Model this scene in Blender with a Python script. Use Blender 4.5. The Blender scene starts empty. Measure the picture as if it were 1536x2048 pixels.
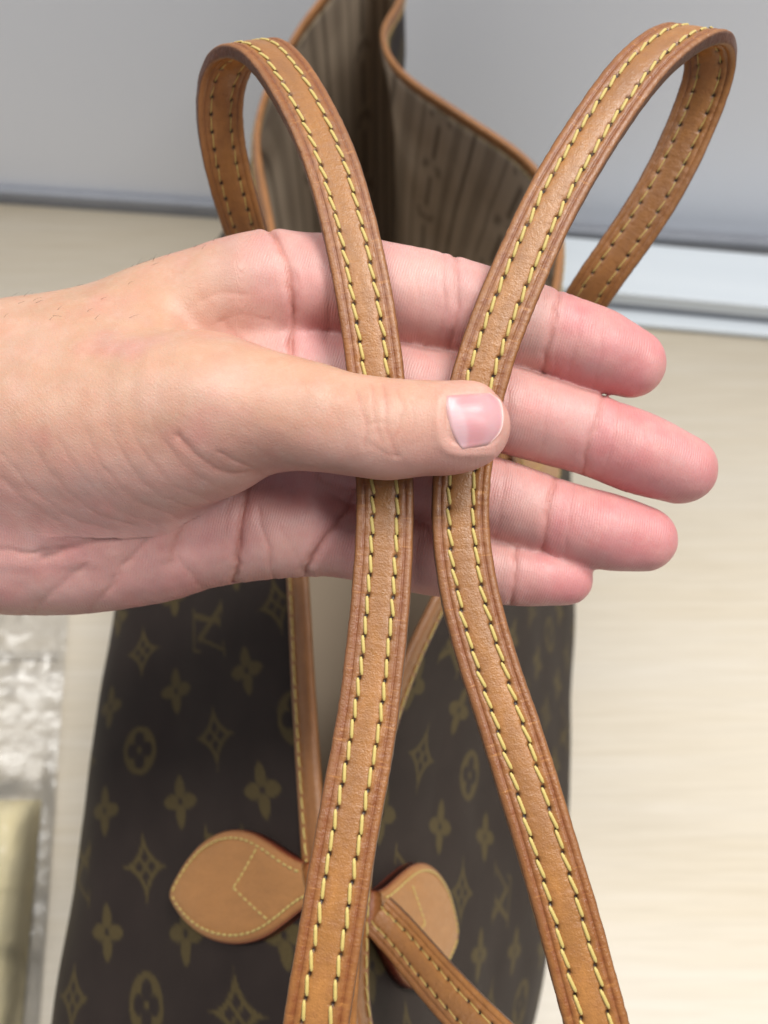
import bpy, math, random
import numpy as np
import openvdb
from mathutils import Matrix, Vector
from mathutils.bvhtree import BVHTree

random.seed(3)
rng = np.random.default_rng(3)
S = bpy.context.scene
COL = S.collection

# ------------------------------------------------------------------ camera
FPX = 1538.0                                    # focal length in pixels of the 1536 x 2048 photograph
PITCH = math.radians(62.0)
CAM = np.array([0.0, 0.0, 0.55])
RGT = np.array([1.0, 0.0, 0.0])
FWD = np.array([0.0, math.cos(PITCH), -math.sin(PITCH)])
UPV = np.array([0.0, math.sin(PITCH), math.cos(PITCH)])
cd = bpy.data.cameras.new('camera')
cam = bpy.data.objects.new('camera', cd)
COL.objects.link(cam)
cam.location = CAM
cam.rotation_euler = (math.pi / 2 - PITCH, 0, 0)
cd.sensor_fit = 'VERTICAL'
cd.sensor_height = 36.0
cd.lens = 36.0 * FPX / 2048.0
cd.clip_start = 0.01
cd.clip_end = 50.0
cd.dof.use_dof = True
cd.dof.focus_distance = 0.168
cd.dof.aperture_fstop = 12.5
S.camera = cam

# ------------------------------------------------------------------ light and exposure
w = bpy.data.worlds.new('World')
S.world = w
w.use_nodes = True
bg = w.node_tree.nodes['Background']
bg.inputs['Color'].default_value = (0.80, 0.87, 1.0, 1)
bg.inputs['Strength'].default_value = 0.30


def area(name, loc, target, sx, sy, power, col):
    ld = bpy.data.lights.new(name, 'AREA')
    ld.shape = 'RECTANGLE'
    ld.size, ld.size_y, ld.energy, ld.color = sx, sy, power, col
    o = bpy.data.objects.new(name, ld)
    COL.objects.link(o)
    o.location = loc
    o.rotation_euler = (Vector(target) - Vector(loc)).to_track_quat('-Z', 'Y').to_euler()
    return o


area('ceiling_or_fill_lamp', (0.90, -0.15, 2.0), (0.05, 0.30, 0.2), 0.35, 1.3, 23, (1.0, 0.985, 0.955))
area('ceiling_or_fill_lamp', (-0.80, 0.35, 2.1), (0.0, 0.30, 0.2), 0.35, 1.3, 22, (1.0, 0.985, 0.955))  # fill lamp, added to brighten the left side of the table
area('ceiling_or_fill_lamp', (0.88, 0.72, 2.1), (0.0, 0.30, 0.2), 0.30, 0.9, 40, (1.0, 0.98, 0.945))
vs = S.view_settings
vs.view_transform = 'Standard'
vs.look = 'None'
vs.exposure = -0.18
vs.gamma = 1.0
vs.use_curve_mapping = False
cy = S.cycles
cy.max_bounces, cy.diffuse_bounces, cy.glossy_bounces, cy.transmission_bounces = 6, 3, 3, 4
cy.transparent_max_bounces = 8
cy.adaptive_threshold = 0.015
cy.caustics_reflective = cy.caustics_refractive = False


# ------------------------------------------------------------------ geometry helpers
def P(px, py, d):
    px, py, d = np.asarray(px, float), np.asarray(py, float), np.asarray(d, float)
    a = ((px - 768) / FPX * d)[..., None]
    b = (-(py - 1024) / FPX * d)[..., None]
    return CAM + a * RGT + b * UPV + d[..., None] * FWD


def Pz(px, py, z):
    r = P(px, py, 1.0) - CAM
    return CAM + r * ((z - CAM[2]) / r[2])


def camdir(v):                                   # (right, up, towards camera) -> world
    v = np.asarray(v, float)
    return v[..., 0:1] * RGT + v[..., 1:2] * UPV - v[..., 2:3] * FWD


def proj(W):
    q = W - CAM
    d = q @ FWD
    return 768 + FPX * (q @ RGT) / d, 1024 - FPX * (q @ UPV) / d, d


def catmull(pts, n, closed=False):
    pts = np.asarray(pts, float)
    m = len(pts)
    out = []
    segs = m if closed else m - 1
    for i in range(segs):
        if closed:
            p0, p1, p2, p3 = pts[(i - 1) % m], pts[i], pts[(i + 1) % m], pts[(i + 2) % m]
        else:
            p1, p2 = pts[i], pts[i + 1]
            p0 = pts[i - 1] if i > 0 else 2 * p1 - p2
            p3 = pts[i + 2] if i + 2 < m else 2 * p2 - p1
        t = np.linspace(0, 1, n, endpoint=False).reshape(-1, *[1] * (pts.ndim - 1))
        out.append(0.5 * (2 * p1 + (p2 - p0) * t + (2 * p0 - 5 * p1 + 4 * p2 - p3) * t ** 2 + (3 * p1 - p0 - 3 * p2 + p3) * t ** 3))
    if not closed:
        out.append(pts[-1:])
    return np.concatenate(out)


def resample(pts, step, extra=None):
    s = np.concatenate([[0], np.cumsum(np.linalg.norm(np.diff(pts[:, :3], axis=0), axis=1))])
    n = max(4, int(s[-1] / step))
    q = np.linspace(0, s[-1], n + 1)
    return np.stack([np.interp(q, s, pts[:, k]) for k in range(pts.shape[1])], 1), q


def gsmooth(a, k, closed=False):
    x = np.arange(-3 * k, 3 * k + 1)
    g = np.exp(-0.5 * (x / k) ** 2)
    g /= g.sum()
    pad = np.pad(a, ((3 * k, 3 * k), (0, 0)), mode='wrap' if closed else 'edge')
    return np.stack([np.convolve(pad[:, i], g, 'valid') for i in range(a.shape[1])], 1)


def nrm(a):
    return a / np.maximum(np.linalg.norm(a, axis=-1, keepdims=True), 1e-12)


def vnoise(p, scale, seed=0):                    # smooth value noise, p (N,3) -> [-1,1]
    q = np.asarray(p) * scale + seed * 17.13
    i = np.floor(q).astype(np.int64)
    f = q - i
    f = f * f * (3 - 2 * f)
    r = np.zeros(len(q))
    for dx in (0, 1):
        for dy in (0, 1):
            for dz in (0, 1):
                h = (i[:, 0] + dx) * 374761393 + (i[:, 1] + dy) * 668265263 + (i[:, 2] + dz) * 2147483647 + seed * 1013
                h = (h ^ (h >> 13)) * 1274126177
                h = ((h ^ (h >> 16)) & 0xffff) / 32767.5 - 1
                r += h * np.where(dx, f[:, 0], 1 - f[:, 0]) * np.where(dy, f[:, 1], 1 - f[:, 1]) * np.where(dz, f[:, 2], 1 - f[:, 2])
    return r


def mesh(name, verts, faces, smooth=True):
    me = bpy.data.meshes.new(name)
    verts = np.asarray(verts, np.float32)
    faces = np.asarray(faces, np.int32)
    me.vertices.add(len(verts))
    me.vertices.foreach_set('co', verts.ravel())
    k = faces.shape[1]
    me.loops.add(faces.size)
    me.loops.foreach_set('vertex_index', faces.ravel())
    me.polygons.add(len(faces))
    me.polygons.foreach_set('loop_start', np.arange(0, faces.size, k, dtype=np.int32))
    me.polygons.foreach_set('loop_total', np.full(len(faces), k, np.int32))
    if smooth:
        me.polygons.foreach_set('use_smooth', np.ones(len(faces), bool))
    me.update(calc_edges=True)
    me.validate()
    return me


def fattr(me, name, vals):
    a = me.attributes.new(name, 'FLOAT', 'POINT')
    a.data.foreach_set('value', np.asarray(vals, np.float32))


def cattr(me, name, rgb):
    a = me.attributes.new(name, 'FLOAT_COLOR', 'POINT')
    c = np.ones((len(rgb), 4), np.float32)
    c[:, :3] = rgb
    a.data.foreach_set('color', c.ravel())


def vattr(me, name, v):
    a = me.attributes.new(name, 'FLOAT_VECTOR', 'POINT')
    a.data.foreach_set('vector', np.asarray(v, np.float32).ravel())


def obj(name, me, mat=None, parent=None, label=None, cat=None, kind=None, group=None):
    o = bpy.data.objects.new(name, me)
    COL.objects.link(o)
    if mat is not None and me is not None and not me.materials:
        me.materials.append(mat)
    if parent is not None:
        o.parent = parent
    for k, v in (('label', label), ('category', cat), ('kind', kind), ('group', group)):
        if v:
            o[k] = v
    return o


def gridfaces(nu, nv, closed_u=False, closed_v=False):
    a = np.arange(nu * nv).reshape(nu, nv)
    if closed_u:
        a = np.concatenate([a, a[:1]], 0)
    if closed_v:
        a = np.concatenate([a, a[:, :1]], 1)
    return np.stack([a[:-1, :-1], a[1:, :-1], a[1:, 1:], a[:-1, 1:]], -1).reshape(-1, 4)


def box_mesh(name, x0, x1, y0, y1, z0, z1, bev=0.0):
    import bmesh
    bm = bmesh.new()
    bmesh.ops.create_cube(bm, size=1)
    for v in bm.verts:
        v.co = Vector((x0 + (v.co.x + .5) * (x1 - x0), y0 + (v.co.y + .5) * (y1 - y0), z0 + (v.co.z + .5) * (z1 - z0)))
    if bev:
        bmesh.ops.bevel(bm, geom=bm.edges[:], offset=bev, segments=3, affect='EDGES', profile=0.5)
    me = bpy.data.meshes.new(name)
    bm.to_mesh(me)
    bm.free()
    return me


# ------------------------------------------------------------------ material helpers
class NT:
    def __init__(self, name):
        self.m = bpy.data.materials.new(name)
        self.m.use_nodes = True
        self.t = self.m.node_tree
        self.b = self.t.nodes['Principled BSDF']
        self.out = self.t.nodes['Material Output']

    def n(self, kind, **kw):
        nd = self.t.nodes.new(kind)
        ins = kw.pop('ins', {})
        for k, v in kw.items():
            setattr(nd, k, v)
        for k, v in ins.items():
            self.set(nd.inputs[k], v)
        return nd

    def set(self, sock, v):
        if isinstance(v, bpy.types.NodeSocket):
            self.t.links.new(v, sock)
        else:
            if isinstance(v, (tuple, list)) and len(v) == 3 and sock.type == 'RGBA':
                v = (*v, 1)
            sock.default_value = v

    def p(self, **kw):
        for k, v in kw.items():
            self.set(self.b.inputs[k.replace('_', ' ')], v)

    def attr(self, name, out='Fac'):
        return self.n('ShaderNodeAttribute', attribute_name=name).outputs[out]

    def math(self, op, a, b=0.0, clamp=False):
        nd = self.n('ShaderNodeMath', operation=op, use_clamp=clamp)
        self.set(nd.inputs[0], a)
        self.set(nd.inputs[1], b)
        return nd.outputs[0]

    def mix(self, f, a, b, mode='MIX'):
        nd = self.n('ShaderNodeMix', data_type='RGBA', blend_type=mode)
        self.set(nd.inputs[0], f)
        self.set(nd.inputs[6], a)
        self.set(nd.inputs[7], b)
        return nd.outputs[2]

    def coord(self, which='Object', scale=(1, 1, 1)):
        tc = self.n('ShaderNodeTexCoord').outputs[which]
        mp = self.n('ShaderNodeMapping', ins={'Vector': tc, 'Scale': scale})
        return mp.outputs[0]

    def vscale(self, vec, scale):
        return self.n('ShaderNodeMapping', ins={'Vector': vec, 'Scale': scale}).outputs[0]

    def noise(self, vec, scale, detail=3, rough=0.5, out='Fac'):
        nd = self.n('ShaderNodeTexNoise', ins={'Vector': vec, 'Scale': scale, 'Detail': detail, 'Roughness': rough})
        return nd.outputs[out]

    def voro(self, vec, scale, feature='F1', out='Distance'):
        return self.n('ShaderNodeTexVoronoi', feature=feature, ins={'Vector': vec, 'Scale': scale}).outputs[out]

    def ramp(self, f, stops, interp='LINEAR'):
        nd = self.n('ShaderNodeValToRGB')
        nd.color_ramp.interpolation = interp
        e = nd.color_ramp.elements
        while len(e) < len(stops):
            e.new(0.5)
        for k, (pos, c) in enumerate(stops):
            e[k].position = pos
            e[k].color = (*c, 1) if len(c) == 3 else c
        self.set(nd.inputs[0], f)
        return nd.outputs[0]

    def maprange(self, v, a, b, c=0.0, d=1.0):
        return self.n('ShaderNodeMapRange', ins={0: v, 1: a, 2: b, 3: c, 4: d}).outputs[0]

    def bump(self, h, dist, strength=1.0, prev=None):
        nd = self.n('ShaderNodeBump', ins={'Height': h, 'Distance': dist, 'Strength': strength})
        if prev is not None:
            self.set(nd.inputs['Normal'], prev)
        return nd.outputs[0]


def srgb(r, g, b):
    return tuple(((c / 255) / 12.92 if c / 255 <= 0.04045 else ((c / 255 + 0.055) / 1.055) ** 2.4) for c in (r, g, b))


# leather of the handles: colour follows the position across the strap ("across", mm), the holes ("hole") and the cut edge ("edge")
def leather(name, base, dark, edge, blotch=.30, wear=.8, vary=1.0):
    t = NT(name)
    pth = t.attr('strapco', 'Vector')
    oc = t.coord('Object')
    n1 = t.noise(t.vscale(pth, (90, 260, 260)), 1.0, 4, 0.6)
    n2 = t.noise(oc, 420, 3, 0.6)
    c = t.mix(t.maprange(n1, .3, .7), tuple(x * (1 - .20 * vary) for x in base), tuple(min(1, x * (1 + .12 * vary)) for x in base))
    pore = t.voro(oc, 1150)
    c = t.mix(t.maprange(pore, .10, .34, .30, 0), c, tuple(x * .55 for x in base))
    c = t.mix(t.math('MULTIPLY', t.maprange(n2, .45, .75), blotch), c, dark)
    big = t.noise(t.vscale(pth, (16, 60, 60)), 1.0, 3, 0.6)
    c = t.mix(t.maprange(big, .42, .68, 0, wear), c, (0.235, 0.105, 0.044))
    band = t.attr('band')
    nb = t.noise(t.vscale(pth, (700, 160, 160)), 1.0, 3, 0.6)
    c = t.mix(t.math('MULTIPLY', band, t.maprange(nb, .25, .6, .45, 1.0)), c, dark)
    cr = t.noise(t.vscale(pth, (1500, 120, 120)), 1.0, 2, 0.6)
    c = t.mix(t.math('MULTIPLY', t.math('MULTIPLY', band, t.maprange(cr, .62, .70)), .55), c, tuple(min(1, x * 1.25) for x in base))
    c = t.mix(t.attr('edge'), c, edge)
    fz = t.noise(oc, 1800, 2, 0.6)
    c = t.mix(t.math('MULTIPLY', t.math('MULTIPLY', t.attr('edge'), t.maprange(fz, .58, .7)), .35), c, base)
    c = t.mix(t.attr('hole'), c, (0.012, 0.006, 0.004))
    t.p(Base_Color=c, Roughness=t.maprange(n2, .3, .7, .28, .44), Specular_IOR_Level=0.6)
    g = t.voro(oc, 1500, 'DISTANCE_TO_EDGE')
    b = t.bump(g, .00016, .45)
    b = t.bump(t.noise(oc, 750, 4, 0.7), .00040, .50, b)
    wr = t.noise(t.vscale(pth, (600, 90, 90)), 1.0, 3, 0.6)
    b = t.bump(wr, .0004, .30, b)
    t.p(Normal=b)
    return t.m


TAN = (0.385, 0.166, 0.044)
M_strap = leather('tan leather', TAN, (0.215, 0.066, 0.017), (0.070, 0.024, 0.014))
M_tab = leather('pale tan leather', (0.42, 0.192, 0.062), (0.28, 0.10, 0.030), (0.17, 0.030, 0.014), .06, .10, .4)
M_bind = leather('binding leather', (0.34, 0.145, 0.046), (0.22, 0.075, 0.022), (0.20, 0.06, 0.02), .15, .3)

t = NT('yellow thread')
oc = t.coord('Object')
t.p(Base_Color=t.mix(t.noise(oc, 900, 2), (0.45, 0.335, 0.085), (0.66, 0.51, 0.165)), Roughness=0.55, Sheen_Weight=0.2)
M_thread = t.m

t = NT('coated canvas')
uv = t.attr('sheetco', 'Vector')
wv = t.n('ShaderNodeTexWave', wave_type='BANDS', bands_direction='DIAGONAL', ins={'Vector': uv, 'Scale': 420.0, 'Distortion': .6, 'Detail': 1.0}).outputs['Fac']
nz = t.noise(uv, 60, 4)
c0 = t.mix(nz, (0.023, 0.0165, 0.0145), (0.039, 0.028, 0.0235))
cg = t.mix(t.noise(uv, 900, 2), (0.070, 0.050, 0.020), (0.108, 0.080, 0.034))
t.p(Base_Color=t.mix(t.attr('ink'), c0, cg), Roughness=0.58, Specular_IOR_Level=0.14)
b = t.bump(wv, .00012, .22)
t.p(Normal=t.bump(t.noise(uv, 1400, 2), .0001, .3, b))
M_canvas = t.m

t = NT('striped lining')
uv = t.attr('sheetco', 'Vector')
nz = t.noise(uv, 1500, 2)
c0 = t.mix(nz, (0.46, 0.37, 0.27), (0.53, 0.43, 0.325))
t.p(Base_Color=t.mix(t.attr('ink'), c0, (0.070, 0.045, 0.030)), Roughness=0.85)
t.p(Normal=t.bump(t.noise(uv, 1800, 2), .0002, .4))
M_lining = t.m

# skin
t = NT('skin')
oc = t.coord('Object')
col = t.attr('skin', 'Color')
sk = t.attr('skinco', 'Vector')
lines = t.noise(t.vscale(sk, (1.5, .22, .3)), 1.0, 3, .6)
lines2 = t.noise(t.vscale(sk, (4.5, .55, .8)), 1.0, 2, .6)
mott = t.noise(oc, 190, 4, 0.65)
ridge = t.n('ShaderNodeTexWave', wave_type='BANDS', bands_direction='X', ins={'Vector': sk, 'Scale': .52, 'Distortion': 7.0, 'Detail': 2.0, 'Detail Scale': .35}).outputs['Fac']
col = t.mix(t.maprange(mott, .38, .66, 0.0, .42), col, t.mix(1.0, col, (1.0, .80, .78), 'MULTIPLY'))
pale = t.noise(oc, 330, 3, 0.6)
col = t.mix(t.maprange(pale, .50, .72, 0.0, .12), col, (.74, .52, .44))
vein = t.noise(oc, 60, 3)
col = t.mix(t.maprange(lines, .56, .72, 0.0, .10), col, t.mix(1.0, col, (.86, .70, .66), 'MULTIPLY'))
col = t.mix(t.maprange(vein, .55, .75, 0.0, .12), col, (0.50, 0.40, 0.42))
t.p(Base_Color=col, Roughness=t.maprange(t.noise(oc, 900, 2), .3, .7, .36, .50), Specular_IOR_Level=0.45,
    Subsurface_Weight=0.22, Subsurface_Scale=0.003)
t.b.inputs['Subsurface Radius'].default_value = (1.0, 0.36, 0.22)
cell = t.voro(oc, 1350, 'DISTANCE_TO_EDGE')
fine = t.noise(oc, 2600, 3, .6)
b = t.bump(cell, .00015, .40)
b = t.bump(fine, .00010, .5, b)
b = t.bump(ridge, .00010, t.math('MULTIPLY', t.attr('palmar'), .40), b)
b = t.bump(lines, .00036, .17, b)
b = t.bump(lines2, .00014, .16, b)
t.p(Normal=b)
M_skin = t.m

t = NT('nail')
c = t.attr('skin', 'Color')
st = t.attr('strapco', 'Vector')
t.p(Base_Color=c, Roughness=0.34, Specular_IOR_Level=0.42, Subsurface_Weight=0.2, Subsurface_Scale=0.002)
t.p(Normal=t.bump(t.noise(t.vscale(st, (20, 1500, 1)), 1.0, 2), .00006, .35))
M_nail = t.m

t = NT('pale wood laminate')
oc = t.coord('Object')
g1 = t.noise(t.vscale(oc, (3.5, 85, 1)), 1.0, 5, 0.62)
g2 = t.noise(t.vscale(oc, (14, 260, 1)), 1.0, 3, 0.6)
g3 = t.noise(t.vscale(oc, (1.0, 9, 1)), 1.0, 3, 0.5)
c = t.mix(t.maprange(g1, .32, .68), (0.74, 0.64, 0.485), (0.79, 0.705, 0.575))
c = t.mix(t.maprange(g2, .40, .70, 0, .55), c, (0.65, 0.555, 0.41))
c = t.mix(t.maprange(g3, .40, .70, 0, .4), c, (0.76, 0.71, 0.63))
t.p(Base_Color=c, Roughness=0.42, Specular_IOR_Level=0.4)
t.p(Normal=t.bump(g2, .0002, .15))
M_wood = t.m

t = NT('grey wall')
oc = t.coord('Object')
t.p(Base_Color=t.mix(t.noise(oc, 3, 3), (0.82, 0.84, 0.89), (0.85, 0.87, 0.92)), Roughness=0.6)
t.p(Normal=t.bump(t.noise(oc, 900, 2), .0003, .2))
M_wall = t.m

t = NT('dark grey strip')
t.p(Base_Color=t.mix(t.noise(t.coord('Object'), 40, 2), (0.26, 0.27, 0.30), (0.32, 0.33, 0.36)), Roughness=0.6)
M_darkgrey = t.m

t = NT('white card')
oc = t.coord('Object')
t.p(Base_Color=t.mix(t.noise(t.vscale(oc, (3, 40, 3)), 1.0, 3), (0.62, 0.67, 0.71), (0.74, 0.78, 0.81)), Roughness=0.45)
M_white = t.m

t = NT('folded yellow cloth')
oc = t.coord('Object')
t.p(Base_Color=t.mix(t.noise(oc, 40, 4), (0.90, 0.75, 0.40), (0.93, 0.82, 0.54)), Roughness=0.9)
t.p(Normal=t.bump(t.noise(oc, 1200, 2), .0004, .5))
M_cloth = t.m

t = NT('clear plastic film')
oc = t.coord('Object')
tr = t.n('ShaderNodeBsdfTransparent', ins={'Color': (.99, .99, .99, 1)})
gl = t.n('ShaderNodeBsdfGlossy', ins={'Color': (1, 1, 1, 1), 'Roughness': .21})
df = t.n('ShaderNodeBsdfDiffuse', ins={'Color': (.8, .82, .85, 1)})
bmp = t.bump(t.noise(oc, 60, 2, .5), .003, .5)
t.set(gl.inputs['Normal'], bmp)
fr = t.n('ShaderNodeFresnel', ins={'IOR': 1.5, 'Normal': bmp})
m1 = t.n('ShaderNodeMixShader')
t.set(m1.inputs[0], .035)
t.set(m1.inputs[1], tr.outputs[0])
t.set(m1.inputs[2], df.outputs[0])
m2 = t.n('ShaderNodeMixShader')
t.set(m2.inputs[0], t.math('MULTIPLY', fr.outputs[0], .85, True))
t.set(m2.inputs[1], m1.outputs[0])
t.set(m2.inputs[2], gl.outputs[0])
t.set(t.out.inputs['Surface'], m2.outputs[0])
M_film = t.m

t = NT('hair')
t.p(Base_Color=(0.05, 0.03, 0.02), Roughness=0.5)
M_hair = t.m

# ------------------------------------------------------------------ setting: table, wall
WALL_Y = lambda x: 0.613 - 0.098 * x             # the table ends against the wall, which runs slightly skew
tv = [(-1.3, -0.7, 0), (1.3, -0.7, 0), (1.3, WALL_Y(1.3), 0), (-1.3, WALL_Y(-1.3), 0)]
tv += [(x, y, -0.03) for x, y, z in tv]
me = mesh('table', tv, [(0, 1, 2, 3), (7, 6, 5, 4), (0, 4, 5, 1), (1, 5, 6, 2), (2, 6, 7, 3), (3, 7, 4, 0)], smooth=False)
obj('table', me, M_wood, kind='structure', label='pale wood table top under the handbag')
ang = math.atan2(-0.098, 1)
wall = obj('wall', box_mesh('wall', -1.6, 1.6, 0.0, 0.05, -0.2, 1.4), M_wall, kind='structure', label='plain grey wall behind the table')
wall.location = (0, WALL_Y(0) + 0.012, 0)
wall.rotation_euler[2] = ang
tr_ = obj('wall_foot_strip', box_mesh('wall_foot_strip', -1.6, 1.6, -0.010, -0.001, 0.001, 0.014, .002), M_darkgrey, parent=wall, label='dark strip along the foot of the wall')  # dark grey strip where the wall meets the table

# ------------------------------------------------------------------ white things at the back right
wy0, wy1 = 0.478, 0.585
lo = box_mesh('white_board', 0.155, 0.62, 0, 0.098, 0, 0.005, .0012)
o = obj('white_board', lo, M_white, label='thin white board lying under the white box by the wall', cat='board')
o.location = (0, 0.512, 0.001)
o.rotation_euler[2] = ang * 1.17
bx = bpy.data.objects.new('white_box', None)
COL.objects.link(bx)
bx.location = (0, 0.529, 0.0065)
bx.rotation_euler[2] = ang * 1.3
bx['label'] = 'low white box with grey gap, on the board by the wall'
bx['category'] = 'box'
obj('gap_shade', box_mesh('gap_shade', 0.163, 0.60, 0.002, 0.064, 0, 0.0075, .001), M_darkgrey, parent=bx, label='dark strip standing in for the shade in the gap under the lid')  # shade of the gap below the lid, given as a dark colour
obj('lid', box_mesh('lid', 0.160, 0.62, 0, 0.066, 0.008, 0.022, .002), M_white, parent=bx)

# ------------------------------------------------------------------ clear bag with yellow cloth at the left
cl_r = []
nx, ny = 60, 90
gx, gy = np.meshgrid(np.linspace(0, 1, nx), np.linspace(0, 1, ny), indexing='ij')


def pillow(x0, x1, y0, y1, shear, top, power, seed, amp, sc):
    X = x0 + gx * (x1 - x0) + shear * gy
    Y = y0 + gy * (y1 - y0)
    prof = ((1 - np.abs(2 * gx - 1) ** power) * (1 - np.abs(2 * gy - 1) ** power)) ** 0.6
    pts = np.stack([X.ravel(), Y.ravel(), np.zeros(X.size)], 1)
    nzv = vnoise(pts, sc, seed) + .5 * vnoise(pts, sc * 2.3, seed + 1) + .25 * vnoise(pts, sc * 5, seed + 2)
    Z = .001 + prof * (top + amp * nzv.reshape(X.shape))
    Vt = np.stack([X, Y, np.maximum(Z, .001)], -1).reshape(-1, 3)
    Vb = np.stack([X, Y, np.full_like(X, .0006)], -1).reshape(-1, 3)
    f = gridfaces(nx, ny)
    return np.concatenate([Vt, Vb]), np.concatenate([f, f[:, ::-1] + nx * ny])


V, Fc = pillow(-0.40, -0.199, -0.20, 0.072, -0.032, 0.022, 9, 4, .004, 30)
base = np.array([-0.32, -0.05, 0])
o = obj('folded_cloth', mesh('folded_cloth', V - base, Fc), M_cloth, label='folded pale yellow cloth inside the clear plastic bag', cat='cloth')
o.location = base
nx, ny = 110, 170
gx, gy = np.meshgrid(np.linspace(0, 1, nx), np.linspace(0, 1, ny), indexing='ij')
X = -0.43 + gx * (0.43 - 0.186)
Y = -0.22 + gy * (0.455)
X = X - 0.056 * gy * gx
pts = np.stack([X.ravel(), Y.ravel(), np.zeros(X.size)], 1)
inside = 1 / (1 + np.exp(-(-0.196 - .032 * (Y + .2) / .272 - X) / .0025)) * 1 / (1 + np.exp(-(0.082 - Y) / .008))
cr = (1 - np.abs(vnoise(pts, 24, 7)) * 1.6) + .5 * (1 - np.abs(vnoise(pts, 55, 8)) * 1.6) + .10 * (1 - np.abs(vnoise(pts, 120, 9)) * 1.6)
Z = .0025 + inside * .0285 + cr.reshape(X.shape) * (.0030 + .004 * inside)
edge = np.clip(np.minimum(1 - gx, 1 - gy) * 14, 0, 1)
Z = .0015 + (Z - .0015) * (.25 + .75 * edge)
V = np.stack([X, Y, Z], -1).reshape(-1, 3)
pb = bpy.data.objects.new('plastic_bag', None)
COL.objects.link(pb)
pb.location = base
pb['label'] = 'crinkled clear plastic bag lying on the table beside the handbag'
pb['category'] = 'plastic bag'
obj('front_sheet', mesh('front_sheet', V - base, gridfaces(nx, ny)), M_film, parent=pb)
Vb = V.copy()
Vb[:, 2] = .0004
obj('back_sheet', mesh('back_sheet', Vb - base, gridfaces(nx, ny)), M_film, parent=pb)
sy = 0.172
seal = np.array([[x, sy + dy, z] for x in np.linspace(-.43, -.2375, 30) for dy, z in ((-.003, .0035), (-.0015, .0055), (.0015, .0055), (.003, .0035))])
obj('zip_seal', mesh('zip_seal', seal - base, gridfaces(30, 4)), M_film, parent=pb)

# ------------------------------------------------------------------ handbag shell
RIMZ = 0.28
bag = bpy.data.objects.new('handbag', None)
COL.objects.link(bag)
BAG0 = np.array([-0.02, 0.22, 0.0])
bag.location = BAG0
bag['label'] = 'brown monogram canvas tote handbag with tan leather handles and trim'
bag['category'] = 'handbag'


def part(name, V, Fc, mat, parent=None, **kw):
    return obj(name, mesh(name, V - BAG0, Fc), mat, parent=parent or bag, **kw)


# stations round the opening: rim (pixel on the rim plane, or xyz), shoulder xyz
st = [
    ((-.004, -.092, .272), (-.020, -.130, .17)),
    ((-.012, -.075, .276), (-.100, -.105, .18)),
    ((-.014, -.035, .280), (-.133, -.050, .18)),
    ((660, 1830), (-.135, .015, .18)),
    ((645, 1700), (-.136, .045, .18)),
    ((622, 1400), (-.137, .105, .18)),
    ((608, 1150), (-.137, .165, .18)),
    ((580, 800), (-.133, .255, .18)),
    ((548, 480), (-.120, .358, .18)),
    ((512, 250), (-.096, .430, .18)),
    ((592, 70), (-.058, .502, .18)),
    ((665, -25), (-.034, .550, .17)),
    ((735, -115), (-.012, .585, .15)),
    ((800, -95), (.008, .580, .15)),
    ((803, -5), (.014, .542, .16)),
    ((764, 65), (.010, .505, .16)),
    ((800, 145), (.020, .474, .15)),
    ((930, 235), (.058, .440, .12)),
    ((1078, 345), (.105, .388, .08)),
    ((1122, 520), (.134, .310, .07)),
    ((1020, 880), (.132, .240, .07)),
    ((872, 1195), (.127, .188, .07)),
    ((808, 1330), (.121, .140, .07)),
    ((752, 1490), (.115, .095, .07)),
    ((716, 1690), (.106, .040, .07)),
    ((704, 1890), (.091, -.015, .07)),
    ((712, 2060), (.078, -.050, .07)),
    ((.004, -.065, .276), (.040, -.100, .12)),
]
rim = np.array([Pz(*r, RIMZ) if len(r) == 2 else np.array(r) for r, s in st])
sho = np.array([s for r, s in st])
cen = np.array([-.015, .22])
basp = sho.copy()
basp[:, :2] = cen + (sho[:, :2] - cen) * np.array([.80, .90])
basp[:, 2] = .004
out = np.zeros_like(sho)
out[:, :2] = nrm(sho[:, :2] - np.stack([np.full(len(sho), -.015), np.clip(sho[:, 1], .03, .45)], 1))
m1 = rim * .5 + sho * .5 + out * .002 + np.array([0, 0, .003])
lowp = sho * .55 + basp * .45 + out * .008
NU = 40
ring = [catmull(a, NU, True) for a in (rim, m1, sho, lowp, basp)]
ring[0] = gsmooth(ring[0], 8, True)
ring = np.stack(ring)                             # (5, n, 3)
# even spacing along the loop at the level of the slope
lev = ring[1]
s = np.concatenate([[0], np.cumsum(np.linalg.norm(np.diff(np.concatenate([lev, lev[:1]]), axis=0), axis=1))])
L = s[-1]
nU = int(L / .0011)
q = np.arange(nU) * L / nU
rr = np.concatenate([ring, ring[:, :1]], 1)
ring = np.stack([np.stack([np.interp(q, s, rr[k, :, c]) for c in range(3)], 1) for k in range(5)])
prof = catmull(ring, 60, False)                   # (241, nU, 3)
# even spacing down the profile
nV = 300
arc = np.concatenate([np.zeros((1, nU)), np.cumsum(np.linalg.norm(np.diff(prof, axis=0), axis=2), axis=0)], 0)
vq = np.linspace(0, 1, nV)
SH = np.zeros((nU, nV, 3))
SV = np.zeros((nU, nV))
for i in range(nU):
    tot = arc[-1, i]
    for c in range(3):
        SH[i, :, c] = np.interp(vq * tot, arc[:, i], prof[:, i, c])
    SV[i] = vq * tot
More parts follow.
